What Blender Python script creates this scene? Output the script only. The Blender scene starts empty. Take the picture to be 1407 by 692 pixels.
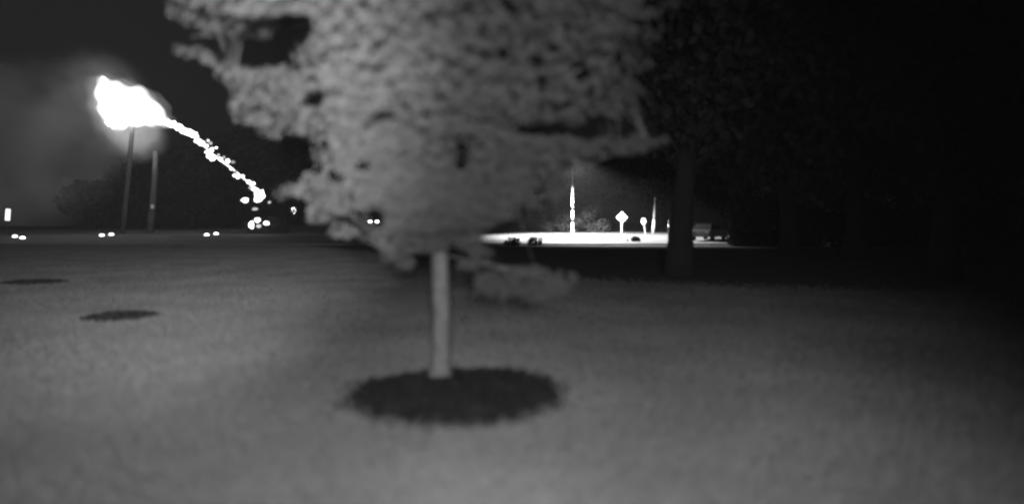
import bpy, bmesh, math, random
import numpy as np
from mathutils import Vector, Matrix

R = math.radians
scene = bpy.context.scene
col = scene.collection

# ---------------------------------------------------------------- camera
CAM_H = 1.5
FPX, CX, HY = 820.0, 703.5, 305.0          # focal length, centre column and horizon row in photo pixels
cam = bpy.data.cameras.new('camera')
cam_ob = bpy.data.objects.new('camera', cam)
col.objects.link(cam_ob)
cam_ob.location = (0, 0, CAM_H)
cam_ob.rotation_euler = (R(90), 0, 0)
cam.sensor_width = 36.0
cam.lens = 36.0 * FPX / 1407.0
cam.shift_y = -(346.0 - HY) / 1407.0
cam.clip_start = 0.05
cam.clip_end = 3000
cam.dof.use_dof = True
cam.dof.focus_distance = 58.0
cam.dof.aperture_fstop = 0.25
scene.camera = cam_ob

# ---------------------------------------------------------------- sky (night, monochrome infrared sensor)
world = bpy.data.worlds.new('World')
scene.world = world
world.use_nodes = True
wn, wl = world.node_tree.nodes, world.node_tree.links
wn.clear()
sky = wn.new('ShaderNodeTexSky')
sky.sky_type = 'NISHITA'
sky.sun_disc = False
sky.sun_elevation = R(25)
sky.sun_rotation = R(200)
sky.dust_density = 3.0
bw = wn.new('ShaderNodeRGBToBW')
bg = wn.new('ShaderNodeBackground')
bg.inputs['Strength'].default_value = 0.0011
wo = wn.new('ShaderNodeOutputWorld')
wl.new(sky.outputs[0], bw.inputs[0]); wl.new(bw.outputs[0], bg.inputs['Color']); wl.new(bg.outputs[0], wo.inputs['Surface'])

# ---------------------------------------------------------------- infrared illuminator behind the camera, plus an added lawn fill
ir = bpy.data.lights.new('infrared_illuminator', 'SPOT')
ir.energy = 4900
ir.spot_size = R(86)
ir.spot_blend = 1.0
ir.shadow_soft_size = 0.25
ir_ob = bpy.data.objects.new('infrared_illuminator', ir)
col.objects.link(ir_ob)
ir_ob.location = (0.24, -2.0, 1.85)
IR_AIM = Vector((-.7, 6.0, 0.25))
ir_ob.rotation_euler = (IR_AIM - Vector(ir_ob.location)).to_track_quat('-Z', 'Y').to_euler()

lawn_fill = bpy.data.lights.new('added_lawn_fill_spot', 'SPOT')  # extra spot added to brighten the farther left lawn
lawn_fill.energy = 29000
lawn_fill.spot_size = R(46)
lawn_fill.spot_blend = 1.0
lawn_fill.shadow_soft_size = 0.25
lawn_fill_ob = bpy.data.objects.new('added_lawn_fill_spot', lawn_fill)
col.objects.link(lawn_fill_ob)
lawn_fill_ob.location = (0.2, -2.0, 1.85)
lawn_fill_ob.rotation_euler = (Vector((-8.1, 14.0, 3.9)) - Vector(lawn_fill_ob.location)).to_track_quat('-Z', 'Y').to_euler()

# ---------------------------------------------------------------- picture settings
scene.view_settings.view_transform = 'Standard'
scene.view_settings.look = 'None'
scene.view_settings.gamma = 1.0
scene.view_settings.exposure = 0.0
scene.view_settings.use_curve_mapping = False
scene.render.engine = 'CYCLES'
scene.cycles.use_denoising = True
scene.cycles.pixel_filter_type = 'BLACKMAN_HARRIS'
scene.cycles.filter_width = 2.6
scene.cycles.max_bounces = 6
scene.cycles.volume_bounces = 1
scene.cycles.sample_clamp_indirect = 4.0

# ---------------------------------------------------------------- helpers
def P(px, py, d):
    """world point seen at photo pixel (px, py) at distance d in front of the camera"""
    return Vector(((px - CX) / FPX * d, d, CAM_H - (py - HY) / FPX * d))

GP = [(-30, 0), (0, 0), (30, 0), (43, -.2), (60, .25), (75, .6), (115, 1.0), (900, 1.0)]
def gz(y):
    return float(np.interp(y, [a for a, b in GP], [b for a, b in GP]))

def tag(o, label=None, cat=None, group=None, kind=None):
    if label: o['label'] = label
    if cat: o['category'] = cat
    if group: o['group'] = group
    if kind: o['kind'] = kind
    return o

def empty(name, loc, rz=0.0):
    o = bpy.data.objects.new(name, None)
    o.empty_display_size = 0.3
    o.location = loc
    o.rotation_euler = (0, 0, rz)
    col.objects.link(o)
    return o

def link(name, me, mat, parent=None, smooth=False, world_coords=True):
    o = bpy.data.objects.new(name, me)
    if mat is not None: me.materials.append(mat)
    col.objects.link(o)
    if smooth:
        me.polygons.foreach_set('use_smooth', [True] * len(me.polygons))
    if parent is not None:
        o.parent = parent
        if world_coords:
            chain = []
            q = parent
            while q is not None:
                chain.append(q); q = q.parent
            m = Matrix.Identity(4)
            for q in reversed(chain):
                m = m @ Matrix.LocRotScale(q.location, q.rotation_euler, q.scale)
            o.matrix_local = m.inverted()
    return o

def bm_obj(name, bm, mat, parent=None, smooth=False, world_coords=True):
    me = bpy.data.meshes.new(name)
    bm.normal_update()
    bm.to_mesh(me); bm.free()
    return link(name, me, mat, parent, smooth, world_coords)

def np_mesh(name, verts, k):
    """verts: (N, k, 3) array, one k-sided face each"""
    n = verts.shape[0]
    me = bpy.data.meshes.new(name)
    me.vertices.add(n * k)
    me.vertices.foreach_set('co', verts.reshape(-1).astype(np.float32))
    me.loops.add(n * k)
    me.loops.foreach_set('vertex_index', np.arange(n * k, dtype=np.int32))
    me.polygons.add(n)
    me.polygons.foreach_set('loop_start', np.arange(n, dtype=np.int32) * k)
    me.polygons.foreach_set('loop_total', np.full(n, k, dtype=np.int32))
    me.update(calc_edges=True)
    return me

def add_box(bm, c, s, rot=None):
    g = bmesh.ops.create_cube(bm, size=1.0)
    m = Matrix.Translation(Vector(c)) @ (rot.to_4x4() if rot else Matrix.Identity(4)) @ Matrix.Diagonal((s[0], s[1], s[2], 1))
    bmesh.ops.transform(bm, matrix=m, verts=g['verts'])
    return g['verts']

def add_tube(bm, pts, rads, sides=8, caps=True):
    rings = []
    n = len(pts)
    for i, p in enumerate(pts):
        p = Vector(p)
        t = (Vector(pts[min(i + 1, n - 1)]) - Vector(pts[max(i - 1, 0)])).normalized()
        a = t.orthogonal().normalized() if abs(t.z) < .9 else Vector((1, 0, 0)).cross(t).normalized()
        b = t.cross(a).normalized()
        rings.append([bm.verts.new(p + (a * math.cos(2 * math.pi * j / sides) + b * math.sin(2 * math.pi * j / sides)) * rads[i]) for j in range(sides)])
    for i in range(n - 1):
        for j in range(sides):
            bm.faces.new((rings[i][j], rings[i][(j + 1) % sides], rings[i + 1][(j + 1) % sides], rings[i + 1][j]))
    if caps:
        bm.faces.new(rings[0][::-1]); bm.faces.new(rings[-1])

def add_blob(bm, c, r, rng, sub=2, rough=.25, scale=(1, 1, 1)):
    g = bmesh.ops.create_icosphere(bm, subdivisions=sub, radius=1.0)
    ph = [rng.uniform(0, 6.28) for _ in range(6)]
    for v in g['verts']:
        n = v.co.copy()
        k = 1 + rough * (math.sin(3.1 * n.x + ph[0]) * math.sin(2.7 * n.y + ph[1]) + .6 * math.sin(5.3 * n.z + ph[2]) * math.sin(4.9 * n.x + ph[3]) + .4 * math.sin(8.1 * n.y + 7.7 * n.z + ph[4]))
        v.co = Vector((n.x * scale[0], n.y * scale[1], n.z * scale[2])) * r * k + Vector(c)
    return g['verts']

def cyl(bm, c, r, h, axis='Z', seg=20, r2=None):
    g = bmesh.ops.create_cone(bm, cap_ends=True, segments=seg, radius1=r, radius2=r if r2 is None else r2, depth=h)
    m = Matrix.Identity(4)
    if axis == 'X': m = Matrix.Rotation(R(90), 4, 'Y')
    if axis == 'Y': m = Matrix.Rotation(R(-90), 4, 'X')
    bmesh.ops.transform(bm, matrix=Matrix.Translation(Vector(c)) @ m, verts=g['verts'])

# ---------------------------------------------------------------- materials (monochrome: the camera sees infrared)
def gray(v): return (v, v, v, 1)

def mat_noise(name, lo, hi, scale=4.0, rough=.9, bump=0.0, bscale=None, detail=6, spec=.2):
    m = bpy.data.materials.new(name); m.use_nodes = True
    nt = m.node_tree; n, l = nt.nodes, nt.links
    b = n['Principled BSDF']
    b.inputs['Roughness'].default_value = rough
    b.inputs['Specular IOR Level'].default_value = spec
    tc = n.new('ShaderNodeTexCoord')
    no = n.new('ShaderNodeTexNoise'); no.inputs['Scale'].default_value = scale; no.inputs['Detail'].default_value = detail
    l.new(tc.outputs['Object'], no.inputs['Vector'])
    cr = n.new('ShaderNodeValToRGB')
    cr.color_ramp.elements[0].position = .3; cr.color_ramp.elements[1].position = .7
    cr.color_ramp.elements[0].color = gray(lo); cr.color_ramp.elements[1].color = gray(hi)
    l.new(no.outputs['Fac'], cr.inputs['Fac']); l.new(cr.outputs['Color'], b.inputs['Base Color'])
    if bump:
        n2 = n.new('ShaderNodeTexNoise'); n2.inputs['Scale'].default_value = bscale or scale * 6; n2.inputs['Detail'].default_value = 4
        l.new(tc.outputs['Object'], n2.inputs['Vector'])
        bu = n.new('ShaderNodeBump'); bu.inputs['Strength'].default_value = bump; bu.inputs['Distance'].default_value = .03
        l.new(n2.outputs['Fac'], bu.inputs['Height']); l.new(bu.outputs['Normal'], b.inputs['Normal'])
    return m

def mat_leaf(name, lo, hi, trans=.45):
    m = bpy.data.materials.new(name); m.use_nodes = True
    nt = m.node_tree; n, l = nt.nodes, nt.links
    n.clear()
    g = n.new('ShaderNodeNewGeometry')
    cr = n.new('ShaderNodeValToRGB')
    cr.color_ramp.elements[0].color = gray(lo); cr.color_ramp.elements[1].color = gray(hi)
    l.new(g.outputs['Random Per Island'], cr.inputs['Fac'])
    d = n.new('ShaderNodeBsdfDiffuse'); t = n.new('ShaderNodeBsdfTranslucent')
    l.new(cr.outputs['Color'], d.inputs['Color']); l.new(cr.outputs['Color'], t.inputs['Color'])
    mx = n.new('ShaderNodeMixShader'); mx.inputs['Fac'].default_value = trans
    o = n.new('ShaderNodeOutputMaterial')
    l.new(d.outputs[0], mx.inputs[1]); l.new(t.outputs[0], mx.inputs[2]); l.new(mx.outputs[0], o.inputs['Surface'])
    return m

def mat_turf(name, lo, hi):
    m = mat_leaf(name, lo, hi, .35)
    n, l = m.node_tree.nodes, m.node_tree.links
    g = next(q for q in n if q.type == 'NEW_GEOMETRY')
    sc = n.new('ShaderNodeVectorMath'); sc.operation = 'SCALE'; sc.inputs['Scale'].default_value = .3
    ad = n.new('ShaderNodeVectorMath'); ad.operation = 'ADD'; ad.inputs[1].default_value = (0, -.6, .6)
    no = n.new('ShaderNodeVectorMath'); no.operation = 'NORMALIZE'
    l.new(g.outputs['Normal'], sc.inputs[0]); l.new(sc.outputs[0], ad.inputs[0]); l.new(ad.outputs[0], no.inputs[0])
    tc = n.new('ShaderNodeTexCoord'); nz = n.new('ShaderNodeTexNoise'); nz.inputs['Scale'].default_value = .55; nz.inputs['Detail'].default_value = 5
    l.new(tc.outputs['Object'], nz.inputs['Vector'])
    mr = n.new('ShaderNodeMapRange'); mr.inputs['From Min'].default_value = .3; mr.inputs['From Max'].default_value = .7
    mr.inputs['To Min'].default_value = .78; mr.inputs['To Max'].default_value = 1.18
    l.new(nz.outputs['Fac'], mr.inputs['Value'])
    cr = next(q for q in n if q.type == 'VALTORGB')
    mu = n.new('ShaderNodeVectorMath'); mu.operation = 'SCALE'
    l.new(cr.outputs['Color'], mu.inputs[0]); l.new(mr.outputs[0], mu.inputs['Scale'])
    for q in n:
        if q.type in ('BSDF_DIFFUSE', 'BSDF_TRANSLUCENT'): l.new(mu.outputs[0], q.inputs['Color'])
    for q in n:
        if q.type == 'BSDF_DIFFUSE': l.new(no.outputs[0], q.inputs['Normal'])
    return m

def mat_emit(name, strength, lo=None):
    m = bpy.data.materials.new(name); m.use_nodes = True
    nt = m.node_tree; n, l = nt.nodes, nt.links
    n.clear()
    e = n.new('ShaderNodeEmission'); e.inputs['Color'].default_value = gray(1); e.inputs['Strength'].default_value = strength
    o = n.new('ShaderNodeOutputMaterial'); l.new(e.outputs[0], o.inputs['Surface'])
    if lo is not None:
        tc = n.new('ShaderNodeTexCoord'); no = n.new('ShaderNodeTexNoise'); no.inputs['Scale'].default_value = 1.1; no.inputs['Detail'].default_value = 5
        mr = n.new('ShaderNodeMapRange'); mr.inputs['From Min'].default_value = .35; mr.inputs['From Max'].default_value = .65
        mr.inputs['To Min'].default_value = lo; mr.inputs['To Max'].default_value = strength
        l.new(tc.outputs['Object'], no.inputs['Vector']); l.new(no.outputs['Fac'], mr.inputs['Value']); l.new(mr.outputs['Result'], e.inputs['Strength'])
    return m

def mat_plain(name, v, rough=.5, metal=0.0, spec=.5):
    m = mat_noise(name, v * .85, v, 9.0, rough, 0, spec=spec)
    m.node_tree.nodes['Principled BSDF'].inputs['Metallic'].default_value = metal
    return m

M = {}
M['lawn'] = mat_noise('lawn_soil', .07, .10, 1.3, 1.0, .8, 60, 8)
M['grass'] = mat_turf('grass_blades', .12, .14)
M['mulch'] = mat_noise('mulch', .004, .018, 4, 1.0, .6, 40)
M['chip'] = mat_leaf('mulch_chip', .006, .016, 0.0)
M['ground_shade'] = mat_noise('shaded_ground', .05, .085, 2.2, 1.0, .6, 30)  # dark tone stands for the shade on the ground at right
M['bark'] = mat_noise('young_bark', .048, .08, 9, .95, .5, 30)
M['dark_bark'] = mat_noise('dark_bark', .012, .02, 6, 1.0, .8, 25)
M['leaf'] = mat_turf('maple_leaf', .035, .043)
for q in M['leaf'].node_tree.nodes:
    if q.type == 'VECT_MATH' and q.operation == 'ADD': q.inputs[1].default_value = (0, -.6, .25)
    if q.type == 'VECT_MATH' and q.operation == 'SCALE' and abs(q.inputs['Scale'].default_value - .3) < 1e-4: q.inputs['Scale'].default_value = .55
M['dark_leaf'] = mat_leaf('dark_leaf', .026, .045, .3)
M['far_leaf'] = mat_leaf('far_leaf', .016, .03, .3)
M['hedge_leaf'] = mat_leaf('hedge_leaf', .04, .065, .3)
M['concrete'] = mat_noise('road_concrete', .09, .13, .8, .9, .15, 30)
M['kerb'] = mat_noise('kerb_concrete', .09, .13, 3, .9)
M['wood_pole'] = mat_noise('pole_wood', .05, .085, 5, .95, .3, 30)
M['pale_pole'] = mat_noise('pale_pole', .06, .10, 5, .9, .2, 30)
M['galv'] = mat_plain('galvanised_steel', .6, .55, .0)
M['white'] = mat_plain('white_sheeting', .8, .6)
M['black'] = mat_plain('black_paint', .02, .5)
M['rock'] = mat_noise('dark_rock', .03, .07, 5, .95, .7, 12)
M['fire'] = mat_emit('fire', 16.0, 8.0)
M['spark'] = mat_emit('spark', 6.0, 2.0)
M['spark_dim'] = mat_emit('dim_spark', .9, .35)
M['lamp'] = mat_emit('lamp_and_stud_glow', 9.0)  # real lamps, and painted glow on the reflective studs
M['sign_glow'] = mat_emit('sign_reflector_glow', 1.6)  # painted glow for the reflective plate sign
M['car_pale'] = mat_plain('pale_car_paint', .11, .3)
M['car_dark'] = mat_plain('dark_car_paint', .08, .3)
M['glass'] = mat_plain('car_glass', .02, .08)
M['tyre'] = mat_plain('tyre', .02, .9)
M['rim'] = mat_plain('rim', .5, .35, .6)

# ---------------------------------------------------------------- ground and road
def strip(name, xs, ys, zoff, mat, parent=None):
    bm = bmesh.new()
    rows = [[bm.verts.new((x, y, gz(y) + zoff)) for x in xs] for y in ys]
    for i in range(len(ys) - 1):
        for j in range(len(xs) - 1):
            bm.faces.new((rows[i][j], rows[i][j + 1], rows[i + 1][j + 1], rows[i + 1][j]))
    return bm_obj(name, bm, mat, parent)

lawn = tag(strip('lawn', np.linspace(-500, 500, 41), [-30, -10, 0, 10, 20, 30, 36, 43, 52, 60, 68, 75, 95, 115, 250, 500, 900], 0, M['lawn']),
           'smooth mown lawn rising gently beyond the road', 'lawn', kind='structure')
road = tag(strip('road', np.linspace(-200, 200, 41), [44.2, 52, 59.8], .004, M['concrete']),
           'pale concrete road crossing behind the lawn, lit white on the right', 'road', kind='structure')
for yk, lab in ((44.1, 'near'), (59.9, 'far')):
    bm = bmesh.new()
    z = gz(yk)
    vs = add_box(bm, (0, yk, z - .04), (400, .18, .24))
    bmesh.ops.bevel(bm, geom=bm.edges[:], offset=.02, segments=1, affect='EDGES')
    tag(bm_obj('kerb', bm, M['kerb']), 'low concrete kerb along the %s edge of the road' % lab, 'kerb', kind='structure')

# dark sheet painting in the shaded ground under the big trees on the right
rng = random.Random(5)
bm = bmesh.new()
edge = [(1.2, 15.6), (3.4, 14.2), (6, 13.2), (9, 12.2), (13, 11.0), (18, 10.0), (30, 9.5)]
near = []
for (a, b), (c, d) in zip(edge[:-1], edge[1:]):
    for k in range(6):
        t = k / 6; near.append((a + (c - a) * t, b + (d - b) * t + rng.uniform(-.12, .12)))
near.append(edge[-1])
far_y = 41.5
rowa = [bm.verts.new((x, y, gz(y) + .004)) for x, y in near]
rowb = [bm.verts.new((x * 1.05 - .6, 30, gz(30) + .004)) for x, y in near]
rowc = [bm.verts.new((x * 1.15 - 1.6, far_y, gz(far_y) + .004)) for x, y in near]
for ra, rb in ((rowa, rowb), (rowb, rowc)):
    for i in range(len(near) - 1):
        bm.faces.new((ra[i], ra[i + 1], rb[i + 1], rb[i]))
tag(bm_obj('shaded_ground', bm, M['ground_shade']), 'shaded ground painted dark under the large trees on the right', 'ground', kind='structure')

# ---------------------------------------------------------------- mulch beds
def mulch_bed(c, rx, ry, label, seed, chips, rot=0.0):
    rng = random.Random(seed)
    cr_, sr_ = math.cos(rot), math.sin(rot)
    def W(u, v): return c[0] + u * cr_ - v * sr_, c[1] + u * sr_ + v * cr_
    root = empty('mulch_bed', (c[0], c[1], 0))
    ph = [rng.uniform(0, 6.28) for _ in range(3)]
    def rim(a): return 1 + .05 * math.sin(2 * a + ph[0]) + .05 * math.sin(3 * a + ph[1]) + .03 * math.sin(8 * a + ph[2])
    bm = bmesh.new()
    rings = []
    nr, ns = 6, 56
    for i in range(1, nr + 1):
        t = i / nr
        rings.append([])
        for j in range(ns):
            a = 2 * math.pi * j / ns
            k = rim(a) * t
            z = .055 * (1 - t ** 3) + .004 + rng.uniform(0, .008) * (i < nr)
            rings[-1].append(bm.verts.new((*W(rx * k * math.cos(a), ry * k * math.sin(a)), z)))
    cv = bm.verts.new((c[0], c[1], .06))
    for j in range(ns):
        bm.faces.new((cv, rings[0][j], rings[0][(j + 1) % ns]))
        for i in range(nr - 1):
            bm.faces.new((rings[i][j], rings[i + 1][j], rings[i + 1][(j + 1) % ns], rings[i][(j + 1) % ns]))
    bm_obj('mulch_mound', bm, M['mulch'], root, True)
    bm = bmesh.new()
    for _ in range(chips):
        a = rng.uniform(0, 6.283); t = math.sqrt(rng.random()) * (1.05 if rng.random() < .85 else 1.18)
        x, y = W(rx * rim(a) * t * math.cos(a), ry * rim(a) * t * math.sin(a))
        z = .055 * max(0, 1 - t ** 3) + .012
        rot = Matrix.Rotation(rng.uniform(0, 3.14), 3, 'Z') @ Matrix.Rotation(rng.uniform(-.5, .5), 3, 'X') @ Matrix.Rotation(rng.uniform(-.5, .5), 3, 'Y')
        add_box(bm, (x, y, z), (rng.uniform(.03, .08), rng.uniform(.012, .025), rng.uniform(.006, .012)), rot)
    o = bm_obj('wood_chips', bm, M['chip'], root); o['kind'] = 'stuff'
    tag(root, label, 'mulch bed', 'mulch beds in the lawn')

mulch_bed((-.48, 5.2), .96, .90, 'large dark mulch bed around the trunk of the young tree', 1, 1500)
mulch_bed((-6.17, 9.4), .58, .5, 'small dark mulch patch in the left lawn, nearer of two', 6, 300, R(-22))
mulch_bed((-11.8, 14.75), .82, .66, 'small dark mulch patch at the left edge, farther of two', 3, 300, R(-30))

# ---------------------------------------------------------------- grass blades on the near lawn
nr = np.random.default_rng(11)
n = 850000
d = 1.7 + (nr.random(n) ** 1.7) * 42.0
xs = (nr.random(n) * 2 - 1) * (d * .93 + .6)
keep = np.ones(n, bool)
for (bx, by, rx, ry, ro) in ((-.48, 5.2, .94, .88, 0), (-6.17, 9.4, .56, .48, R(-22)), (-11.8, 14.75, .8, .62, R(-30))):
    du, dv = (xs - bx) * math.cos(ro) + (d - by) * math.sin(ro), -(xs - bx) * math.sin(ro) + (d - by) * math.cos(ro)
    keep &= np.hypot(du / rx, dv / ry) > (1.0 + nr.normal(0, .09, n))
keep &= d < 43.6
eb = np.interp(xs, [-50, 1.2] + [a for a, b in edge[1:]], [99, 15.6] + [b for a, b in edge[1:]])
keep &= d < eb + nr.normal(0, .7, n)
xs, d = xs[keep], d[keep]
n = len(d)
h = nr.uniform(.025, .05, n) * (1 + d * .02)
w = nr.uniform(.004, .008, n) * (1 + d * .08)
az = nr.random(n) * 6.283
lean = nr.uniform(.1, .9, n) * h
la = nr.random(n) * 6.283
base = np.stack([xs, d, np.interp(d, [a for a, b in GP], [b for a, b in GP])], 1)
wv = np.stack([np.cos(az) * w, np.sin(az) * w, np.zeros(n)], 1)
tip = base + np.stack([np.cos(la) * lean, np.sin(la) * lean, h], 1)
verts = np.stack([base - wv, base + wv, tip], 1)
g = link('grass', np_mesh('grass', verts, 3), M['grass'])
tag(g, 'short mown grass covering the near lawn', 'grass', kind='stuff')

# ---------------------------------------------------------------- foliage
MAPLE = np.array([(0, 0), (.34, .08), (.26, .26), (.54, .46), (.22, .60), (0, 1.0), (-.22, .60), (-.54, .46), (-.26, .26), (-.34, .08)])
OVAL = np.array([(0, 0), (.28, .3), (.26, .65), (0, 1), (-.26, .65), (-.28, .3)])

def leaves_mesh(name, centers, normals, size, shape, nr):
    n = len(centers)
    nz = normals / np.linalg.norm(normals, axis=1, keepdims=True)
    ref = nr.normal(size=(n, 3))
    ref[:, 2] -= .8
    u = ref - (ref * nz).sum(1, keepdims=True) * nz
    u /= np.linalg.norm(u, axis=1, keepdims=True)
    v = np.cross(nz, u)
    s = size * nr.uniform(.7, 1.25, n)
    k = len(shape)
    out = np.empty((n, k, 3))
    for i, (a, b) in enumerate(shape):
        curl = .18 * abs(a) ** 1.0 - .12 * b * b
        out[:, i] = centers + (v * a + u * (b - .5) + nz * curl) * s[:, None]
    return np_mesh(name, out, k)

def clump_points(clumps, per_vol, nr, minimum=30):
    cs, ns = [], []
    for (c, rx, ry, rz) in clumps:
        m = max(minimum, int(per_vol * rx * ry * rz))
        q = nr.normal(size=(m, 3)); q /= np.linalg.norm(q, axis=1, keepdims=True)
        rad = nr.random(m) ** .42
        q *= rad[:, None]
        p = np.array(c) + q * np.array([rx, ry, rz])
        cs.append(p)
        nn = q * .9 + nr.normal(size=(m, 3)) * .55 + np.array([0, 0, .45])
        ns.append(nn)
    return np.concatenate(cs), np.concatenate(ns)

def limb(bm, a, b, r0, r1, rng, sag=.12, seg=5, sides=6):
    a, b = Vector(a), Vector(b)
    L = (b - a).length
    pts, rads = [], []
    off = Vector((rng.uniform(-1, 1), rng.uniform(-1, 1), 0)) * L * .06
    for i in range(seg + 1):
        t = i / seg
        p = a.lerp(b, t) + off * math.sin(math.pi * t) + Vector((0, 0, sag * L * math.sin(math.pi * t)))
        pts.append(p); rads.append(r0 + (r1 - r0) * t)
    add_tube(bm, pts, rads, sides)

# --- the young tree in the middle of the lawn
TX, TY = -.684, 5.64
def young_tree():
    rng = random.Random(21); nr = np.random.default_rng(21)
    root = empty('young_tree', (TX, TY, 0))
    prof = [(-.05, .15), (.06, .118), (.16, .096), (.3, .086), (.6, .082), (1.2, .078), (1.7, .07), (2.4, .058), (3.2, .045), (4.2, .028), (5.2, .012)]
    bm = bmesh.new()
    add_tube(bm, [(TX + .018 * math.sin(z * 2.6), TY + .01 * math.cos(z * 1.7), z) for z, r in prof], [r for z, r in prof], 14)
    bm_obj('trunk', bm, M['bark'], root, True)
    clumps = []
    def cl(px, py, r, dd=0.0, flat=.62):
        d = TY + dd
        p = P(px, py, d); rr = r / FPX * d
        clumps.append((tuple(p), rr, rr * 1.05, rr * flat))
    # outer sprays that make the outline
    for a in [
        (262, 18, 30, -.3), (250, 70, 14, .2), (268, 72, 17, 0), (284, 80, 13, .1), (300, 46, 18, -.1), (322, 44, 16, .2), (285, 45, 22, .1), (330, 22, 30, -.2), (385, 15, 32, .1),
        (318, 100, 22, -.1), (345, 112, 34, -.4), (335, 145, 22, .2), (362, 160, 30, -.2), (400, 120, 38, -.5), (400, 165, 32, .2), (372, 182, 14, 0),
        (430, 70, 34, .2), (450, 110, 40, -.6), (440, 180, 34, 0), (455, 215, 28, .3), (420, 255, 26, .4), (445, 250, 30, -.2), (395, 272, 18, .2),
        (450, 290, 26, .2), (485, 255, 36, -.3), (470, 320, 22, .0), (530, 325, 22, .1), (540, 350, 20, -.3), (558, 362, 16, -.2), (555, 320, 34, -.2),
        (640, 330, 28, -.3), (660, 350, 18, -.2), (640, 365, 14, -.3), (690, 398, 24, -.5), (735, 402, 26, -.6), (770, 388, 26, -.7), (665, 385, 20, -.5), (755, 405, 20, -.6),
        (690, 290, 26, 0), (720, 270, 30, .1), (750, 245, 28, .2), (700, 245, 34, -.3), (770, 230, 18, .3), (790, 212, 22, .2), (786, 216, 20, -.1), (772, 205, 22, -.2), (660, 270, 36, -.4), (735, 285, 12, .2),
        (800, 205, 28, -.2), (840, 200, 24, 0), (880, 196, 22, .1), (908, 194, 12, .1), (760, 208, 30, -.3),
        (830, 140, 34, .2), (870, 128, 20, .4), (858, 155, 18, .3), (790, 150, 36, -.2), (850, 55, 34, .3), (880, 20, 24, .3), (925, 4, 16, .2), (845, 95, 26, .4), (885, 90, 14, .4),
        (590, 335, 26, -.25), (610, 310, 34, -.3), (600, 338, 16, -.35)]:
        cl(*a[:4])
    for (lx, ly, rx_, ry_, cnt, r0, r1, dz) in ((385, 140, 62, 38, 46, .11, .19, .7), (330, 14, 90, 22, 34, .11, .2, .8), (465, 275, 70, 32, 44, .1, .18, .6), (805, 202, 95, 8, 22, .07, .11, .5), (835, 105, 50, 50, 26, .12, .2, .6), (715, 255, 50, 28, 22, .1, .16, .5), (550, 328, 36, 16, 16, .08, .12, .4), (715, 388, 62, 20, 20, .07, .11, .45)):
        for _ in range(cnt):
            a, q = rng.uniform(0, 6.283), math.sqrt(rng.random())
            d = TY + rng.uniform(-dz, dz); r = rng.uniform(r0, r1)
            clumps.append((tuple(P(lx + rx_ * q * math.cos(a), ly + ry_ * q * math.sin(a), d)), r, r, r * .6))
    n_out = len(clumps)
    gaps = [(350, 68, 40, 15), (388, 56, 14, 22), (300, 65, 24, 12), (432, 136, 16, 12), (525, 161, 20, 6), (632, 214, 10, 22), (400, 225, 28, 40), (760, 178, 70, 9),
            (690, 75, 12, 10), (738, 82, 10, 8), (745, 118, 9, 12), (668, 165, 12, 6), (770, 145, 14, 5), (800, 100, 12, 10), (845, 78, 12, 10), (745, 270, 16, 12),
            (403, 289, 9, 11), (509, 302, 13, 8), (880, 165, 30, 10), (700, 10, 14, 14)]
    def ingap(px, py, pad):
        return any(((px - a) / (b2 + pad)) ** 2 + ((py - b) / (c2 + pad)) ** 2 < 1 for a, b, b2, c2 in gaps)
    # inner sprays
    def crad(z): return float(np.interp(z, [1.35, 1.8, 2.3, 3.2, 4.2, 5.4], [.6, 1.5, 2.15, 2.3, 1.9, .4]))
    tries = 0
    while len(clumps) < 900 and tries < 40000:
        tries += 1
        z = rng.uniform(1.4, 5.3)
        rr = crad(z) * rng.random() ** .4
        a = rng.uniform(0, 6.283)
        p = Vector((TX - .05 + rr * math.cos(a), TY + .05 + rr * math.sin(a), z))
        r = rng.uniform(.16, .28)
        px, py = CX + p.x / p.y * FPX, HY - (p.z - CAM_H) / p.y * FPX
        rp = r / p.y * FPX
        if py > -30:
            lo = np.interp(px, [240, 300, 430, 460, 500, 560, 700, 760, 800, 900], [0, 20, 20, 200, 300, 345, 300, 235, 150, 60])
            if px < 310 or px > 870 or py + rp * .5 > lo: continue
        if ingap(px, py, rp * .6): continue
        clumps.append((tuple(p), r, r, r * .65))
    # main limbs, then twigs to each spray
    bm = bmesh.new()
    nodes = []
    for k in range(22):
        z0 = 1.3 + k * .15
        a = k * 2.399
        L = crad(min(5.2, z0 + .5)) * .8
        e = Vector((TX + L * math.cos(a), TY + L * math.sin(a), z0 + L * .42))
        ex, ey = CX + e.x / e.y * FPX, HY - (e.z - CAM_H) / e.y * FPX
        if ex < 440 and 20 < ey < 110: continue
        limb(bm, (TX, TY, z0), e, .03 - .0007 * k, .008, rng, .06, 6, 7)
        for t in (.3, .45, .6, .75, .9, 1): nodes.append(Vector((TX, TY, z0)).lerp(e, t) + Vector((0, 0, .06 * L * math.sin(math.pi * t))))
    for a, e in (((TX, TY, 1.2), P(775, 386, TY - .7)), ((TX, TY, 1.28), P(545, 352, TY - .3)), ((TX, TY, 1.5), P(890, 198, TY)), ((TX, TY, 1.7), P(320, 110, TY - .2)), ((TX, TY, 3.25), P(265, 25, TY - .2)), ((TX, TY, 3.3), P(330, 18, TY + .5)), ((TX, TY, 3.3), P(345, 20, TY - .7))):
        a = Vector(a); limb(bm, a, e, .009, .003, rng, .0, 6, 6)
        for t in (.3, .5, .7, .85, 1): nodes.append(a.lerp(e, t))
    for k in range(30): nodes.append(Vector((TX, TY, 1.25 + k * .12)))
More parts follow.
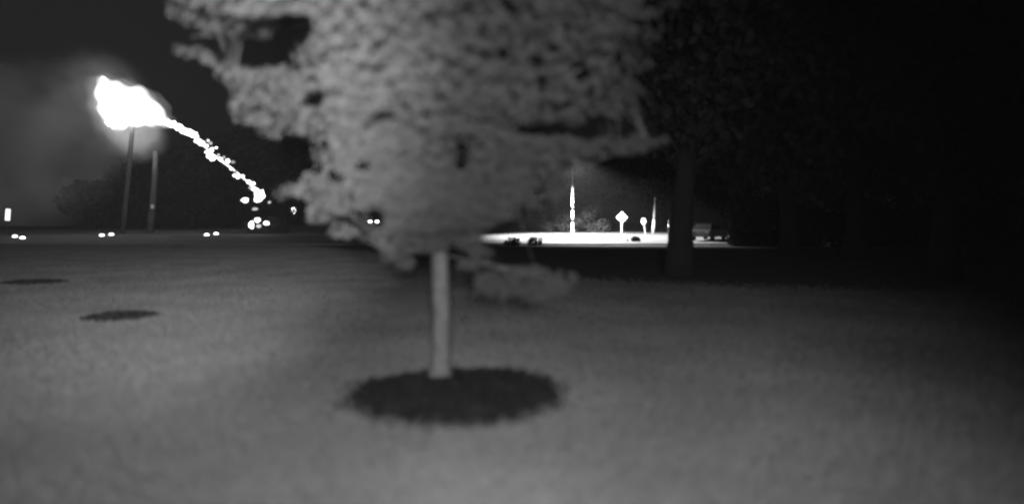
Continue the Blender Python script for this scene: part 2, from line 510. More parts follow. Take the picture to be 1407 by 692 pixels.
    for (c, rx, ry, rz) in clumps:
        c = Vector(c)
        if c.z > 1.3 and any(((CX + c.x / c.y * FPX - a) / 30) ** 2 + ((HY - (c.z - CAM_H) / c.y * FPX - b) / 26) ** 2 < 1 for a, b in ((403, 289), (509, 302))): continue
        q = min(nodes, key=lambda v: (v - c).length + (0.4 if v.z > c.z else 0))
        limb(bm, q, c, .004, .002, rng, .04, 3, 4)
    bm_obj('branches', bm, M['bark'], root, True)
    c1, n1 = clump_points(clumps[:n_out], 20000, nr, 36)
    c2, n2 = clump_points(clumps[n_out:], 7000, nr, 20)
    cs, ns = np.concatenate([c1, c2]), np.concatenate([n1, n2])
    # loose leaves between the sprays
    m = 95000
    z = np.where(nr.random(m) < .8, nr.uniform(1.42, 3.9, m), nr.uniform(3.9, 5.2, m)); a = nr.random(m) * 6.283
    rr = np.interp(z, [1.35, 1.8, 2.3, 3.2, 4.2, 5.4], [.6, 1.4, 2.0, 2.15, 1.8, .4]) * nr.random(m) ** .45
    q = np.stack([TX - .05 + rr * np.cos(a), TY + rr * np.sin(a), z], 1)
    px = CX + q[:, 0] / q[:, 1] * FPX; py = HY - (q[:, 2] - CAM_H) / q[:, 1] * FPX
    lo = np.interp(px, [240, 300, 430, 460, 500, 560, 700, 760, 800, 900], [0, 20, 20, 200, 300, 345, 300, 235, 150, 60])
    ok = (py < lo) | (py < -20)
    for ga, gb, gc, gd in gaps: ok &= ((px - ga) / gc) ** 2 + ((py - gb) / gd) ** 2 > nr.uniform(.6, 1.3, m)
    ok &= nr.random(m) < np.interp(px, [640, 880], [1, .25])
    q = q[ok]
    cs = np.concatenate([cs, q]); ns = np.concatenate([ns, nr.normal(size=(len(q), 3)) * .6 + np.array([0, 0, .4])])
    px = CX + cs[:, 0] / cs[:, 1] * FPX; py = HY - (cs[:, 2] - CAM_H) / cs[:, 1] * FPX
    ok = np.ones(len(cs), bool)
    for ga, gb, gc, gd in ((403, 289, 24, 23), (509, 302, 26, 18), (634, 212, 13, 26), (350, 66, 44, 15), (388, 54, 16, 22), (400, 222, 26, 36), (432, 136, 16, 12), (525, 161, 20, 6), (690, 75, 13, 10), (738, 82, 12, 8), (745, 118, 10, 13), (668, 165, 14, 7), (770, 145, 18, 6), (800, 100, 13, 11), (845, 78, 14, 12), (760, 178, 74, 10), (745, 270, 16, 13), (500, 230, 18, 8), (465, 245, 14, 9), (640, 12, 12, 9)):
        ok &= ((px - ga) / gc) ** 2 + ((py - gb) / gd) ** 2 > nr.uniform(.7, 1.25, len(cs))
    cs, ns = cs[ok], ns[ok]
    # leaves tend to turn their faces outward from the trunk
    outw = cs - np.array([TX, TY, 2.6])
    outw /= np.linalg.norm(outw, axis=1, keepdims=True)
    ns = ns * .7 + outw * .7 + np.array([0, -.6, 0])
    link('crown', leaves_mesh('crown', cs, ns, .06, MAPLE, nr), M['leaf'], root)
    tag(root, 'young leafy tree with slender pale trunk standing in the large mulch bed', 'tree')
young_tree()

# --- generic large tree
def tree(x, y, h, rad, bottom, label, seed, nclump=60, per=5000, leaf=.4, mat='far_leaf', trunk_r=.3, group=None, name='broadleaf_tree', shift=(0, 0), nleaf=None):
    rng = random.Random(seed); nr = np.random.default_rng(seed)
    z0 = gz(y)
    root = empty(name, (x, y, z0))
    bm = bmesh.new()
    pts, rads = [], []
    for i in range(9):
        t = i / 8
        pts.append((x + shift[0] * t * t + .15 * math.sin(3 * t + seed), y + .1 * math.sin(4 * t + seed), z0 - .1 + t * h * .85))
        rads.append(trunk_r * (1.35 if i == 0 else 1) * (1 - .85 * t))
    add_tube(bm, pts, rads, 12)
    bm_obj('trunk', bm, M['dark_bark'], root, True)
    zc, rz = z0 + (h + bottom) / 2, (h - bottom) / 2
    cx, cy = x + shift[0], y + shift[1]
    clumps = []
    for _ in range(nclump):
        u = Vector((rng.gauss(0, 1), rng.gauss(0, 1), rng.gauss(0, 1))).normalized() * rng.random() ** .35
        r = rad * rng.uniform(.2, .36)
        k = 1 - .25 * u.z
        clumps.append(((cx + u.x * rad * .85 * k, cy + u.y * rad * .85 * k, zc + u.z * rz * .88), r, r, r * .75))
    bm = bmesh.new()
    for (c, rx, ry, rzz) in clumps[::2]:
        zb = min(max(z0 + bottom * .75, c[2] - .5 * rad), z0 + h * .75)
        t = (zb - z0) / (h * .85)
        limb(bm, (x + shift[0] * t * t, y, zb), c, trunk_r * .22, trunk_r * .04, rng, .06, 4, 5)
    bm_obj('branches', bm, M['dark_bark'], root, True)
    vol = sum(a[1] * a[2] * a[3] for a in clumps)
    cs, ns = clump_points(clumps, (nleaf or 5000) / vol, nr, 10)
    link('crown', leaves_mesh('crown', cs, ns, leaf, OVAL, nr), M[mat], root)
    tag(root, label, 'tree', group)
    return root

# big trees on the right, almost black
GR = 'large dark trees on the right'
tree(4.75, 16.8, 13, 4.6, 3.0, 'large dark tree whose thick trunk stands right of the road signs', 31, 90, leaf=.3, mat='dark_leaf', trunk_r=.36, group=GR, shift=(1.2, .3), nleaf=16000)
tree(11.2, 15.5, 12, 4.6, 1.9, 'large dark tree at the right edge nearest the lawn', 32, 90, leaf=.3, mat='dark_leaf', trunk_r=.34, group=GR, nleaf=16000)
tree(16.5, 21, 15, 6.0, 1.8, 'large dark tree farthest right behind the lawn', 33, 90, leaf=.4, mat='dark_leaf', trunk_r=.4, group=GR, nleaf=12000)
tree(12.5, 27, 17, 5.5, 2.6, 'tall dark tree behind the two nearest large trees', 34, 80, leaf=.45, mat='dark_leaf', trunk_r=.4, group=GR, nleaf=11000)
tree(22, 30, 18, 7.0, 1.6, 'very tall dark tree behind the hedge at the right edge', 35, 90, leaf=.5, mat='dark_leaf', trunk_r=.4, group=GR, nleaf=11000)
tree(13.6, 23.5, 15, 5.6, 2.0, 'dark tree just behind the right edge trees, left of the hedge end', 36, 80, leaf=.4, mat='dark_leaf', trunk_r=.36, group=GR, nleaf=12000)
# far wood behind the road
GF = 'far trees behind the road'
far = [  # px, d, top row, half width px, bottom m, label
    (128, 74, 243, 40, .6, 'low rounded dark tree left of the two utility poles'),
    (190, 76, 212, 46, .8, 'dark tree directly behind the two utility poles'),
    (262, 75, 196, 52, .8, 'dark tree below the burning wire'),
    (318, 82, 150, 46, 1.0, 'dark tree just right of the burning wire'),
    (392, 80, 165, 56, 1.2, 'tall dark tree filling the gap left of the young tree'),
    (480, 95, 150, 60, 1.5, 'dark tree behind the left side of the young tree'),
    (575, 97, 140, 60, 1.5, 'dark tree behind the trunk line of the young tree'),
    (668, 96, 150, 60, 1.5, 'dark tree behind the right side of the young tree'),
    (752, 98, 165, 60, 2.0, 'dark tree behind the street lamp pole'),
    (838, 100, 175, 58, 2.0, 'dark tree behind the diamond sign'),
    (915, 102, 170, 60, 1.5, 'dark tree behind the large tree trunk and leaning post'),
    (1000, 100, 175, 62, .8, 'dark tree behind the parked pale car'),
    (1085, 98, 150, 66, .8, 'dark tree in the far wood right of the parked pale car'),
    (1180, 97, 140, 70, .8, 'dark tree in the far wood seen below the large crowns'),
    (1280, 96, 140, 72, .8, 'dark tree in the far wood behind the hedge'),
    (1385, 95, 140, 74, .8, 'dark tree in the far wood at the right edge'),
]
for i, (px, d, top, hw, bot, lab) in enumerate(far):
    x = (px - CX) / FPX * d
    h = CAM_H - (top - HY) / FPX * d - gz(d)
    tree(x, d, h, hw / FPX * d, bot, lab, 50 + i, 60, leaf=.55, group=GF, nleaf=5200, trunk_r=.25)

# bushy shrub mass beside the street lamp, hedge on the far right
def hedge(name, label, cat, boxes, leaf, nleaf, mat, seed):
    rng = random.Random(seed); nr = np.random.default_rng(seed)
    x0, y0 = boxes[0][0], boxes[0][1]
    root = empty(name, (x0, y0, gz(y0)))
    cl = []
    for (x, y, w, dd, h) in boxes:
        z0 = gz(y)
        for _ in range(16):
            r = min(w, h) * rng.uniform(.22, .34)
            cl.append(((x + rng.uniform(-.5, .5) * (w - r), y + rng.uniform(-.5, .5) * (dd - r), z0 + rng.uniform(.02, 1) * max(.3, (h - r))), r, r, r))
        bm = bmesh.new(); add_tube(bm, [(x, y, z0 - .1), (x + .1, y, z0 + h * .4), (x, y, z0 + h * .8)], [.12, .09, .03], 7)
        bm_obj('stem', bm, M['dark_bark'], root)
    vol = sum(a[1] * a[2] * a[3] for a in cl)
    cs, ns = clump_points(cl, nleaf / vol, nr, 10)
    cs[:, 2] = np.maximum(cs[:, 2], gz(y0) + .05)
    link('foliage', leaves_mesh('foliage', cs, ns, leaf, OVAL, nr), M[mat], root)
    tag(root, label, cat)
hedge('shrub', 'tall rounded grey shrub between street lamp and diamond sign', 'shrub',
      [(P(812, 0, 66).x, 66, 3.4, 2.4, 3.6), (P(775, 0, 66).x, 66, 3.6, 2.4, 3.3), (P(738, 0, 66.5).x, 66.5, 3.6, 2.4, 3.0)], .25, 22000, 'hedge_leaf', 71)
hedge('hedge', 'dark hedge under the large trees at the right edge', 'hedge',
      [(17.4 + 3.4 * k, 41.6, 4.6, 1.8, 3.4) for k in range(9)], .35, 40000, 'dark_leaf', 72)
hedge('shrub', 'low grey shrub under the falling sparks at the end of the burning wire', 'shrub',
      [(P(352, 0, 62.5).x, 62.5, 3.0, 2.0, 1.6), (P(375, 0, 63).x, 63, 2.6, 2.0, 2.3)], .22, 5000, 'hedge_leaf', 73)

# ---------------------------------------------------------------- street lamp that lights the road
def street_lamp():
    d = 61.2
    b = P(786.5, 321, d); b.z = gz(d)
    root = empty('street_lamp', b)
    top = P(786.5, 226, d).z
    bm = bmesh.new()
    add_tube(bm, [(b.x, d, b.z - .1), (b.x, d, b.z + .35), (b.x, d, b.z + .36), (b.x, d, top)], [.16, .16, .10, .08], 14)
    bm_obj('pole', bm, M['galv'], root, True)
    for py in (286, 302.5):
        z = P(0, py, d).z
        bm = bmesh.new(); cyl(bm, (b.x, d, z), .13, .36, seg=14)
        bm_obj('dark_band', bm, M['black'], root, True)
    bm = bmesh.new()
    hd = Vector((b.x - .3, d - 4.2, top + .7))
    add_tube(bm, [(b.x, d, top - .1), (b.x - .04, d - .5, top + .4), (b.x - .2, d - 2.2, top + .72), hd], [.07, .06, .05, .05], 8)
    bm_obj('arm', bm, M['galv'], root, True)
    bm = bmesh.new()
    vs = add_box(bm, hd + Vector((0, -.3, .02)), (.34, .8, .16))
    for v in vs:
        if v.co.z > hd.z: v.co.x = hd.x + (v.co.x - hd.x) * .6
    bmesh.ops.bevel(bm, geom=bm.edges[:], offset=.03, segments=2, affect='EDGES')
    h = bm_obj('lamp_head', bm, M['galv'], root)
    bm = bmesh.new(); add_box(bm, hd + Vector((0, -.32, -.075)), (.24, .5, .03))
    bm_obj('lens', bm, M['lamp'], h)
    li = bpy.data.lights.new('street_lamp_light', 'SPOT')
    li.energy = 65000; li.spot_size = R(128); li.spot_blend = .5; li.shadow_soft_size = .15
    lo = bpy.data.objects.new('street_lamp_light', li); col.objects.link(lo)
    lo.location = hd + Vector((0, -.3, -.2)) - Vector(root.location)
    lo.rotation_euler = (Vector((1.1, -.6, -7)) ).to_track_quat('-Z', 'Y').to_euler()
    lo.parent = root
    tag(root, 'tall pale street lamp pole with dark bands beside the bright road', 'street lamp')
street_lamp()

# ---------------------------------------------------------------- signs and posts
def diamond_sign():
    d = 61.0
    b = P(854, 0, d); b.z = gz(d)
    root = empty('diamond_sign', b)
    zc = P(0, 298.5, d).z
    bm = bmesh.new(); add_box(bm, (b.x, d, (b.z + zc) / 2 - .05), (.11, .07, zc - b.z + .1))
    bm_obj('post', bm, M['galv'], root)
    bm = bmesh.new()
    add_box(bm, (b.x + .02, d - .06, zc), (.82, .03, .82), Matrix.Rotation(R(45), 3, 'Y'))
    bmesh.ops.bevel(bm, geom=[e for e in bm.edges if abs((e.verts[0].co - e.verts[1].co).normalized().y) > .9], offset=.03, segments=2, affect='EDGES')
    bm_obj('panel', bm, M['white'], root)
    tag(root, 'white diamond road sign on a post at the far side of the road', 'road sign')
diamond_sign()

def oval_sign():
    d = 61.0
    b = P(887, 0, d); b.z = gz(d)
    t = P(884, 304, d)
    root = empty('oval_sign', b)
    bm = bmesh.new(); add_tube(bm, [(b.x, d, b.z - .1), (t.x, d, t.z + .2)], [.05, .05], 8)
    bm_obj('post', bm, M['galv'], root)
    bm = bmesh.new(); cyl(bm, (0, 0, 0), .24, .05, 'Y', 24)
    bmesh.ops.transform(bm, matrix=Matrix.Translation((t.x, d - .08, t.z)) @ Matrix.Diagonal((1, 1, 1.45, 1)), verts=bm.verts)
    bm_obj('panel', bm, M['white'], root)
    tag(root, 'small white oval sign on a thin leaning post', 'road sign')
oval_sign()

def sleeve_post():
    d = 63.0
    b = P(897.5, 318, d); b.z = gz(d)
    t = P(900, 272, d)
    root = empty('sleeved_post', b)
    m = b.lerp(t, .38)
    bm = bmesh.new(); add_tube(bm, [b - Vector((0, 0, .1)), t], [.1, .1], 10)
    bm_obj('post', bm, M['galv'], root, True)
    bm = bmesh.new(); add_tube(bm, [b, m], [.16, .15], 12)
    bm_obj('sleeve', bm, M['white'], root, True)
    bm = bmesh.new(); cyl(bm, t, .12, .06, seg=10)
    bm_obj('cap', bm, M['galv'], root, True)
    tag(root, 'tall grey post with white sleeve round its foot, right of oval sign', 'post')
sleeve_post()

def marker_post(px, y0, y1, d, r, label, mat, cat='post', band=True):
    b = P(px, 0, d); b.z = gz(d) + (0.004 if 44.2 < d < 59.8 else 0)
    t = P(px + .4, y0, d)
    root = empty('marker_post', b)
    bm = bmesh.new(); add_tube(bm, [b, b.lerp(t, .9), t], [r, r, r * .6], 10)
    bm_obj('post', bm, mat, root, True)
    if band:
        bm = bmesh.new(); add_tube(bm, [b.lerp(t, .6), b.lerp(t, .75)], [r * 1.12, r * 1.12], 10)
        bm_obj('band', bm, M['white'], root, True)
    tag(root, label, cat)
marker_post(918.5, 302, 330, 52, .06, 'thin pale marker post close to the left of the large trunk', M['pale_pole'])
marker_post(862, 327, 334, 48.5, .09, 'short white marker beside the dark rock on the road', M['white'], band=False)

rng = random.Random(9)
bm = bmesh.new()
c = P(873.5, 0, 48.5); zr = gz(48.5)
add_blob(bm, (c.x, 48.5, zr + .16), .42, rng, 3, .16, (1.05, .8, .62))
for v in bm.verts: v.co.z = max(v.co.z, zr - .02)
tag(bm_obj('rock', bm, M['rock'], None, False), 'dark rounded rock at the near side of the bright road', 'rock')

def plate_sign():
    d = 57.0
    d = 62.5
    b = P(11, 0, d); b.z = gz(d)
    root = empty('plate_sign', b)
    t = P(12.5, 287, d)
    bm = bmesh.new(); add_box(bm, (b.x, d, (b.z + t.z) / 2 - .1), (.07, .07, t.z - b.z))
    bm_obj('post', bm, M['wood_pole'], root)
    bm = bmesh.new(); add_box(bm, (b.x + .03, d - .06, t.z - .6), (.5, .04, 1.2), Matrix.Rotation(R(4), 3, 'Y'))
    bmesh.ops.bevel(bm, geom=bm.edges[:], offset=.015, segments=1, affect='EDGES')
    bm_obj('panel', bm, M['sign_glow'], root)  # panel emits in place of reflecting the infrared back
    tag(root, 'bright narrow upright reflective sign, its reflection put in as glow, on a post at the left edge', 'sign')
plate_sign()

# reflective road studs in pairs; emissive lenses stand in for their reflection
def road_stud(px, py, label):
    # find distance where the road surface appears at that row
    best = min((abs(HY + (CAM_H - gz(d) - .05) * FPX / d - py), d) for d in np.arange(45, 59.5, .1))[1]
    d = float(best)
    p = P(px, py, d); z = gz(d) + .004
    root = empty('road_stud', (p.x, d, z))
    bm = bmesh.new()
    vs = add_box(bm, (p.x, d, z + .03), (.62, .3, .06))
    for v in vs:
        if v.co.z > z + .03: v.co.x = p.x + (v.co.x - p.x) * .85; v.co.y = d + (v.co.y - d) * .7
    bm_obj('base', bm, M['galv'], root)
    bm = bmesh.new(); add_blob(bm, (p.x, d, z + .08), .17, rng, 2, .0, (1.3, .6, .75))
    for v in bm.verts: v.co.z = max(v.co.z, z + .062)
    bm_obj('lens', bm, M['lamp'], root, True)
    tag(root, label, 'road stud', 'pairs of reflective road studs with added glow')
for px, py, lab in ((20.5, 325.5, 'dimmer left reflective road stud with added glow, of the pair at the left edge'), (31, 327.5, 'right reflective road stud with added glow, of the pair at the left edge'),
                    (140, 324, 'left reflective road stud with added glow, of the pair left of the utility poles'), (153, 322.8, 'right reflective road stud with added glow, of the pair left of the utility poles'),
                    (284, 323.2, 'left reflective road stud with added glow, of the pair below the burning wire'), (297, 321.5, 'right reflective road stud with added glow, of the pair below the burning wire')):
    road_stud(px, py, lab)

# ---------------------------------------------------------------- utility poles
def utility_pole(base, top, r, label, mat, burning):
    root = empty('utility_pole', base)
    bm = bmesh.new()
    pts = [Vector(base) - Vector((0, 0, .2))] + [Vector(base).lerp(Vector(top), t) + Vector((.12 * math.sin(t * 3.1), 0, 0)) for t in (.15, .4, .7, 1)]
    add_tube(bm, pts, [r, r * .97, r * .9, r * .82, r * .72], 12)
    bm_obj('pole', bm, mat, root, True)
    T = Vector(top)
    if burning:
      bm = bmesh.new(); add_box(bm, T + Vector((0, -.22, -.5)), (2.4, .12, .14))
      arm = bm_obj('crossarm', bm, mat, root)
      for dx in (-1.05, 0.45, 1.05):
        bm = bmesh.new(); add_tube(bm, [T + Vector((dx, -.22, -.43)), T + Vector((dx, -.22, -.32)), T + Vector((dx, -.22, -.24)), T + Vector((dx, -.22, -.16))], [.05, .09, .06, .08], 8)
        bm_obj('insulator', bm, M['galv'], arm, True)
    if not burning:
        p = P(211, 284, base[1]); bm = bmesh.new(); add_box(bm, (p.x + .05, base[1] - .28, p.z), (.28, .16, .4))
        bmesh.ops.bevel(bm, geom=bm.edges[:], offset=.02, segments=1, affect='EDGES')
        bm_obj('meter_box', bm, M['white'], root)
    tag(root, label, 'utility pole', 'utility poles')
D1 = 61.0
b = P(168, 0, D1); b.z = gz(D1); t = P(184.5, 128, D1)
utility_pole(b, t, .24, 'leaning wooden utility pole whose top is on fire', M['wood_pole'], True)
D2 = 62.5
b = P(205.5, 0, D2); b.z = gz(D2); t = P(214, 207, D2)
utility_pole(b, t, .32, 'shorter pale utility pole with small white box, right of burning pole', M['pale_pole'], False)

# ---------------------------------------------------------------- fire, burning wire and embers
rng = random.Random(77)
def blob_mesh(items, d, sub=3, rough=.2):
    bm = bmesh.new()
    for px, py, r in items:
        p = P(px, py, d)
        add_blob(bm, p, r / FPX * d, rng, sub, rough)
    return bm
fr = empty('electrical_fire', P(184, 150, D1))
fire_items = [(152, 122, 13), (157, 135, 19), (172, 140, 24), (188, 147, 23), (203, 153, 18), (214, 160, 11), (222, 165, 7), (160, 155, 17), (178, 158, 17), (150, 160, 7), (151, 168, 7), (158, 170, 8), (168, 170, 8), (205, 164, 9)]
bm = blob_mesh([(x, y, r * .66) for x, y, r in fire_items], D1 - 1.5)
bm_obj('flame_core', bm, M['fire'], fr, True)
def fused(bm, voxel):
    me = bpy.data.meshes.new('fused'); bm.to_mesh(me); bm.free()
    o = bpy.data.objects.new('fused', me); col.objects.link(o)
    md = o.modifiers.new('remesh', 'REMESH'); md.mode = 'VOXEL'; md.voxel_size = voxel
    dg = bpy.context.evaluated_depsgraph_get()
    out = bpy.data.meshes.new_from_object(o.evaluated_get(dg))
    bpy.data.objects.remove(o); bpy.data.meshes.remove(me)
    return out
mv = bpy.data.materials.new('flame_gas'); mv.use_nodes = True
nn = mv.node_tree.nodes; nn.clear()
em = nn.new('ShaderNodeEmission'); em.inputs['Color'].default_value = gray(1); em.inputs['Strength'].default_value = .5
oo = nn.new('ShaderNodeOutputMaterial'); mv.node_tree.links.new(em.outputs[0], oo.inputs['Volume'])
envelope = fire_items + [(140, 112, 7), (142, 128, 9), (226, 168, 7), (140, 150, 8)]
link('flame_envelope', fused(blob_mesh([(x, y, r * .95 + 1.5) for x, y, r in envelope], D1 - 1.5, 3, .28), .28), mv, fr, True)
mv3 = mv.copy(); mv3.name = 'outer_flame_gas'
next(q for q in mv3.node_tree.nodes if q.type == 'EMISSION').inputs['Strength'].default_value = .05
link('outer_flame', fused(blob_mesh([(x, y, r + 5.5) for x, y, r in envelope], D1 - 1.5, 3, .3), .28), mv3, fr, True)
mv2 = mv.copy(); mv2.name = 'flame_and_lit_smoke_gas'  # thin flame, with the glow of fire-lit smoke put in as emission
next(q for q in mv2.node_tree.nodes if q.type == 'EMISSION').inputs['Strength'].default_value = .05
link('flame_glow', fused(blob_mesh([(150, 172, 15), (163, 180, 16), (180, 186, 18), (196, 184, 17), (207, 178, 14), (186, 198, 13), (134, 140, 16), (130, 118, 13)], D1 + 1.8, 3, .35), .28), mv2, fr, True)
for px, py, r in ((142, 109, 3.0), (145, 114, 3.5)):
    bm = blob_mesh([(px, py, r)], D1 - 1.5, 2)
    bm_obj('flame_tongue', bm, M['fire'], fr, True)
tag(fr, 'white-hot burst of fire at the top of the leaning utility pole', 'fire')

wire_px = [(186, 132), (222, 166), (248, 177), (270, 191), (292, 212), (322, 234), (345, 254), (356, 268)]
DW = 60.6
wr = empty('burning_power_line', P(222, 166, DW))
bm = bmesh.new(); add_tube(bm, [P(a, b, DW) for a, b in wire_px], [.06] * 6 + [.05, .04], 6)
bm_obj('wire', bm, M['spark'], wr, True)
sparks = [(229, 168, 6), (237, 170.5, 6.5), (245, 174.5, 6), (252, 179, 6.5), (259, 182, 6.5), (265, 184.5, 6), (270, 188, 4), (272, 194, 5), (277, 197, 5), (283, 200.5, 4), (286, 193, 2.2), (289, 197, 3), (290, 206, 4), (284.5, 209, 3.6), (287, 215, 3.5), (292, 218, 4),
          (297, 203, 2), (300, 213, 2.6), (303, 219, 3.2), (308, 216, 2.4), (313, 221, 3.6), (320, 222.5, 3), (318, 232, 2.5), (324, 236, 3), (322, 241, 2.8), (327, 243, 3.5), (333, 242, 3),
          (342, 250, 3.5), (348, 252.5, 3.5), (344, 258, 3), (349, 260, 4), (353, 262, 4), (357, 269, 8), (355, 274, 6), (359, 264, 4.5)]
for i, (px, py, r) in enumerate(sparks):
    p = P(px, py, DW)
    bm = bmesh.new(); add_blob(bm, p, r * .74 / FPX * DW, rng, 2, .3, (1.1, .8, .9))
    bm_obj('flame', bm, M['spark_dim' if r < 3.1 and i % 2 else 'spark'], wr, True)
tag(wr, 'burning power line drooping from the fire down to the low shrub', 'power line')
for i, (px, py, r, lab) in enumerate(((336, 275, 4, 'round glowing ember left of the end of the burning wire'), (350, 287, 2.6, 'dim ember just under the end of the burning wire'), (345.5, 309, 4.2, 'tall ember lowest and leftmost in the low shrub'),
                     (353.5, 302, 3.6, 'flat ember at the top of the ring in the low shrub'), (355.5, 310.5, 2.8, 'small ember at the bottom of the ring in the low shrub'), (366, 306.5, 3.2, 'ember rightmost in the ring in the low shrub'), (370, 278, 2, 'faint ember right of the end of the burning wire'))):
    bm = bmesh.new(); add_blob(bm, P(px, py, 60.2), r / FPX * 60.2, rng, 2, .3, (1.2, .8, .8) if i != 2 else (.7, .7, 1.2))
    tag(bm_obj('ember', bm, M['spark_dim' if i in (1, 4, 6) else 'spark'], None, True), lab, 'ember', 'falling embers')

# ---------------------------------------------------------------- cars
def car(loc, rz, paint, label, lit):
    root = empty('car', loc, rz)
    def part(name, bm, mat, parent=None, smooth=False):
        return bm_obj(name, bm, mat, parent or root, smooth, world_coords=False)
    prof = [(-2.15, .32), (-2.2, .55), (-2.12, .85), (-1.2, .93), (.75, .95), (1.75, .82), (2.12, .68), (2.18, .42), (2.1, .28)]
    bm = bmesh.new()
    a = [bm.verts.new((x, -.86, z)) for x, z in prof]; b = [bm.verts.new((x, .86, z)) for x, z in prof]
    bm.faces.new(a[::-1]); bm.faces.new(b)
    for i in range(len(prof)):
        j = (i + 1) % len(prof); bm.faces.new((a[i], a[j], b[j], b[i]))
    bmesh.ops.recalc_face_normals(bm, faces=bm.faces)
    bmesh.ops.bevel(bm, geom=bm.edges[:], offset=.05, segments=2, affect='EDGES')
    part('body', bm, M[paint])
    cab = [(-1.75, .9), (-1.2, 1.36), (.05, 1.4), (.9, .92)]
    bm = bmesh.new()
    a = [bm.verts.new((x, -.80 + (.16 if z > 1 else 0), z)) for x, z in cab]; b = [bm.verts.new((x, .80 - (.16 if z > 1 else 0), z)) for x, z in cab]
    bm.faces.new(a[::-1]); bm.faces.new(b)
    for i in range(4):
        j = (i + 1) % 4; bm.faces.new((a[i], a[j], b[j], b[i]))
    bmesh.ops.recalc_face_normals(bm, faces=bm.faces)
    cabin = part('cabin', bm, M['glass'])
    bm = bmesh.new(); vs = add_box(bm, (-.57, 0, 1.405), (1.3, 1.3, .06)); bmesh.ops.bevel(bm, geom=bm.edges[:], offset=.025, segments=2, affect='EDGES')
    part('roof', bm, M[paint])
    for sx in (-.82,):
        for sy in (-1, 1):
            bm = bmesh.new(); add_tube(bm, [(sx + .3, sy * .81, .92), (sx + .32, sy * .65, 1.39)], [.05, .05], 6); part('pillar', bm, M[paint])
    for x in (-1.35, 1.35):
        for sy in (-1, 1):
            bm = bmesh.new(); cyl(bm, (x, sy * .78, .32), .32, .22, 'Y', 22); bmesh.ops.bevel(bm, geom=bm.edges[:], offset=.03, segments=1, affect='EDGES')
            w = part('wheel', bm, M['tyre'])
            bm = bmesh.new(); cyl(bm, (x, sy * .885, .32), .2, .03, 'Y', 16); part('rim', bm, M['rim'], w)
    for sy in (-1, 1):
        bm = bmesh.new(); add_blob(bm, (2.13, sy * .62, .66), .26 if lit else .16, rng, 2, 0, (.5, 1.25, .8)); part('headlight', bm, M['lamp' if lit else 'rim'], None, True)
        bm = bmesh.new(); add_box(bm, (-2.18, sy * .65, .72), (.06, .3, .16)); part('tail_light', bm, M['rim'])
    tag(root, label, 'car')
d = 50.0
p = P(974, 0, d)
car((p.x, d, gz(d) + .004), R(52), 'car_pale', 'pale parked car half hidden behind the large dark tree trunk', False)
d = 108.0
p = P(509, 0, d)
car((p.x, d, gz(d)), R(-62), 'car_dark', 'distant car with headlights on, seen through the young tree', True)

# ---------------------------------------------------------------- lamp post seen through the foliage
d = 104.0
b = P(403.5, 0, d); b.z = gz(d); t = P(403.5, 289, d)
lp = empty('post_lamp', b)
bm = bmesh.new(); add_tube(bm, [b, (b.x, d, t.z - .4)], [.07, .05], 8); bm_obj('post', bm, M['black'], lp, True)
bm = bmesh.new(); add_blob(bm, t, .5, rng, 2, 0, (.75, .75, 1.1)); bm_obj('globe', bm, M['lamp'], lp, True)
bm = bmesh.new(); cyl(bm, t + Vector((0, 0, .56)), .3, .12, seg=12, r2=.08); bm_obj('cap', bm, M['black'], lp)
tag(lp, 'small lit lamp on a post just right of the sparks', 'lamp')

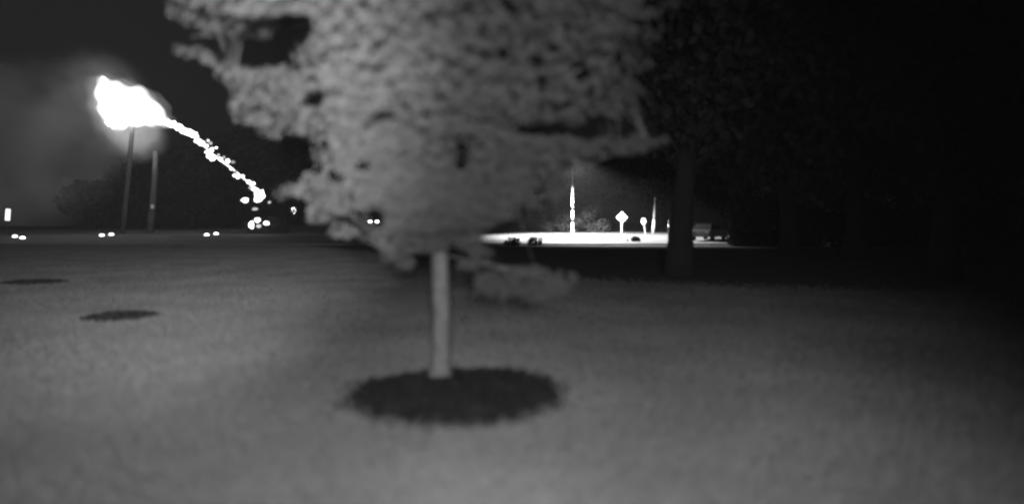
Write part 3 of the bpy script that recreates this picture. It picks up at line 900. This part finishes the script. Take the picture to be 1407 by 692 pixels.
# ---------------------------------------------------------------- smoke drifting left from the fire
def smoke():
    ells = [  # px, py, depth, radius x px, radius y px, radius depth m, density
        (130, 140, 66, 75, 80, 7, 1.8), (182, 186, 65, 50, 44, 4, 3.0), (70, 190, 70, 110, 120, 11, 2.2), (5, 215, 71, 120, 140, 12, 3.0), (-90, 190, 72, 140, 150, 14, 3.0), (60, 250, 72, 90, 75, 9, 2.0), (5, 285, 70, 95, 50, 8, 2.0)]
    lo = Vector((1e9,) * 3); hi = Vector((-1e9,) * 3)
    data = []
    for px, py, d, rx, ry, rd, k in ells:
        c = P(px, py, d); r = Vector((rx / FPX * d, rd, ry / FPX * d))
        data.append((c, r, k))
        for i in range(3):
            lo[i] = min(lo[i], c[i] - r[i]); hi[i] = max(hi[i], c[i] + r[i])
    lo.z = max(lo.z, 1.0)
    bm = bmesh.new(); add_box(bm, (lo + hi) / 2, hi - lo)
    m = bpy.data.materials.new('smoke'); m.use_nodes = True
    nt = m.node_tree; n, l = nt.nodes, nt.links
    n.clear()
    tc = n.new('ShaderNodeTexCoord')
    last = None
    nz = n.new('ShaderNodeTexNoise'); nz.inputs['Scale'].default_value = .2; nz.inputs['Detail'].default_value = 4
    l.new(tc.outputs['Object'], nz.inputs['Vector'])
    for c, r, k in data:
        mp = n.new('ShaderNodeMapping'); mp.vector_type = 'TEXTURE'
        mp.inputs['Location'].default_value = c; mp.inputs['Scale'].default_value = r
        l.new(tc.outputs['Object'], mp.inputs['Vector'])
        ln = n.new('ShaderNodeVectorMath'); ln.operation = 'LENGTH'; l.new(mp.outputs[0], ln.inputs[0])
        mr = n.new('ShaderNodeMapRange'); mr.interpolation_type = 'SMOOTHSTEP'
        mr.inputs['From Min'].default_value = 1.0; mr.inputs['From Max'].default_value = .25
        mr.inputs['To Min'].default_value = 0; mr.inputs['To Max'].default_value = k
        l.new(ln.outputs['Value'], mr.inputs['Value'])
        if last is None: last = mr.outputs[0]
        else:
            mx = n.new('ShaderNodeMath'); mx.operation = 'MAXIMUM'
            l.new(last, mx.inputs[0]); l.new(mr.outputs[0], mx.inputs[1]); last = mx.outputs[0]
    nr_ = n.new('ShaderNodeMapRange'); nr_.inputs['From Min'].default_value = .38; nr_.inputs['From Max'].default_value = .66
    nr_.inputs['To Min'].default_value = .0; nr_.inputs['To Max'].default_value = 1.5
    l.new(nz.outputs['Fac'], nr_.inputs['Value'])
    mu = n.new('ShaderNodeMath'); mu.operation = 'MULTIPLY'; l.new(last, mu.inputs[0]); l.new(nr_.outputs[0], mu.inputs[1])
    m2 = n.new('ShaderNodeMath'); m2.operation = 'MULTIPLY'; l.new(mu.outputs[0], m2.inputs[0]); m2.inputs[1].default_value = .14
    pv = n.new('ShaderNodeVolumePrincipled'); pv.inputs['Color'].default_value = gray(.85); pv.inputs['Anisotropy'].default_value = 0.0
    l.new(m2.outputs[0], pv.inputs['Density'])
    o = n.new('ShaderNodeOutputMaterial'); l.new(pv.outputs[0], o.inputs['Volume'])
    m.cycles.volume_step_rate = .5
    tag(bm_obj('smoke', bm, m), 'grey smoke drifting left from the fire', 'smoke', kind='stuff')
smoke()

hedge('low_bush', 'small low bush breaking the left end of the bright road strip', 'bush', [(P(735, 0, 43.4).x, 43.4, 1.1, .6, .72)], .09, 1500, 'dark_leaf', 81)
hedge('low_bush', 'low bush at the near kerb just right of the young tree crown', 'bush', [(P(704, 0, 43.3).x, 43.3, 1.2, .6, .66)], .09, 1500, 'dark_leaf', 82)

# ---------------------------------------------------------------- smoky night air round the whole place
bm = bmesh.new()
add_box(bm, (0, 435, 11.4), (1010, 950, 25.2))
hm = bpy.data.materials.new('haze'); hm.use_nodes = True
hn = hm.node_tree.nodes; hn.clear()
hv = hn.new('ShaderNodeVolumePrincipled'); hv.inputs['Color'].default_value = gray(.9); hv.inputs['Density'].default_value = .0002
ho = hn.new('ShaderNodeOutputMaterial'); hm.node_tree.links.new(hv.outputs[0], ho.inputs['Volume'])
tag(bm_obj('haze', bm, hm), 'thin smoky haze filling the night air', 'haze', kind='stuff')
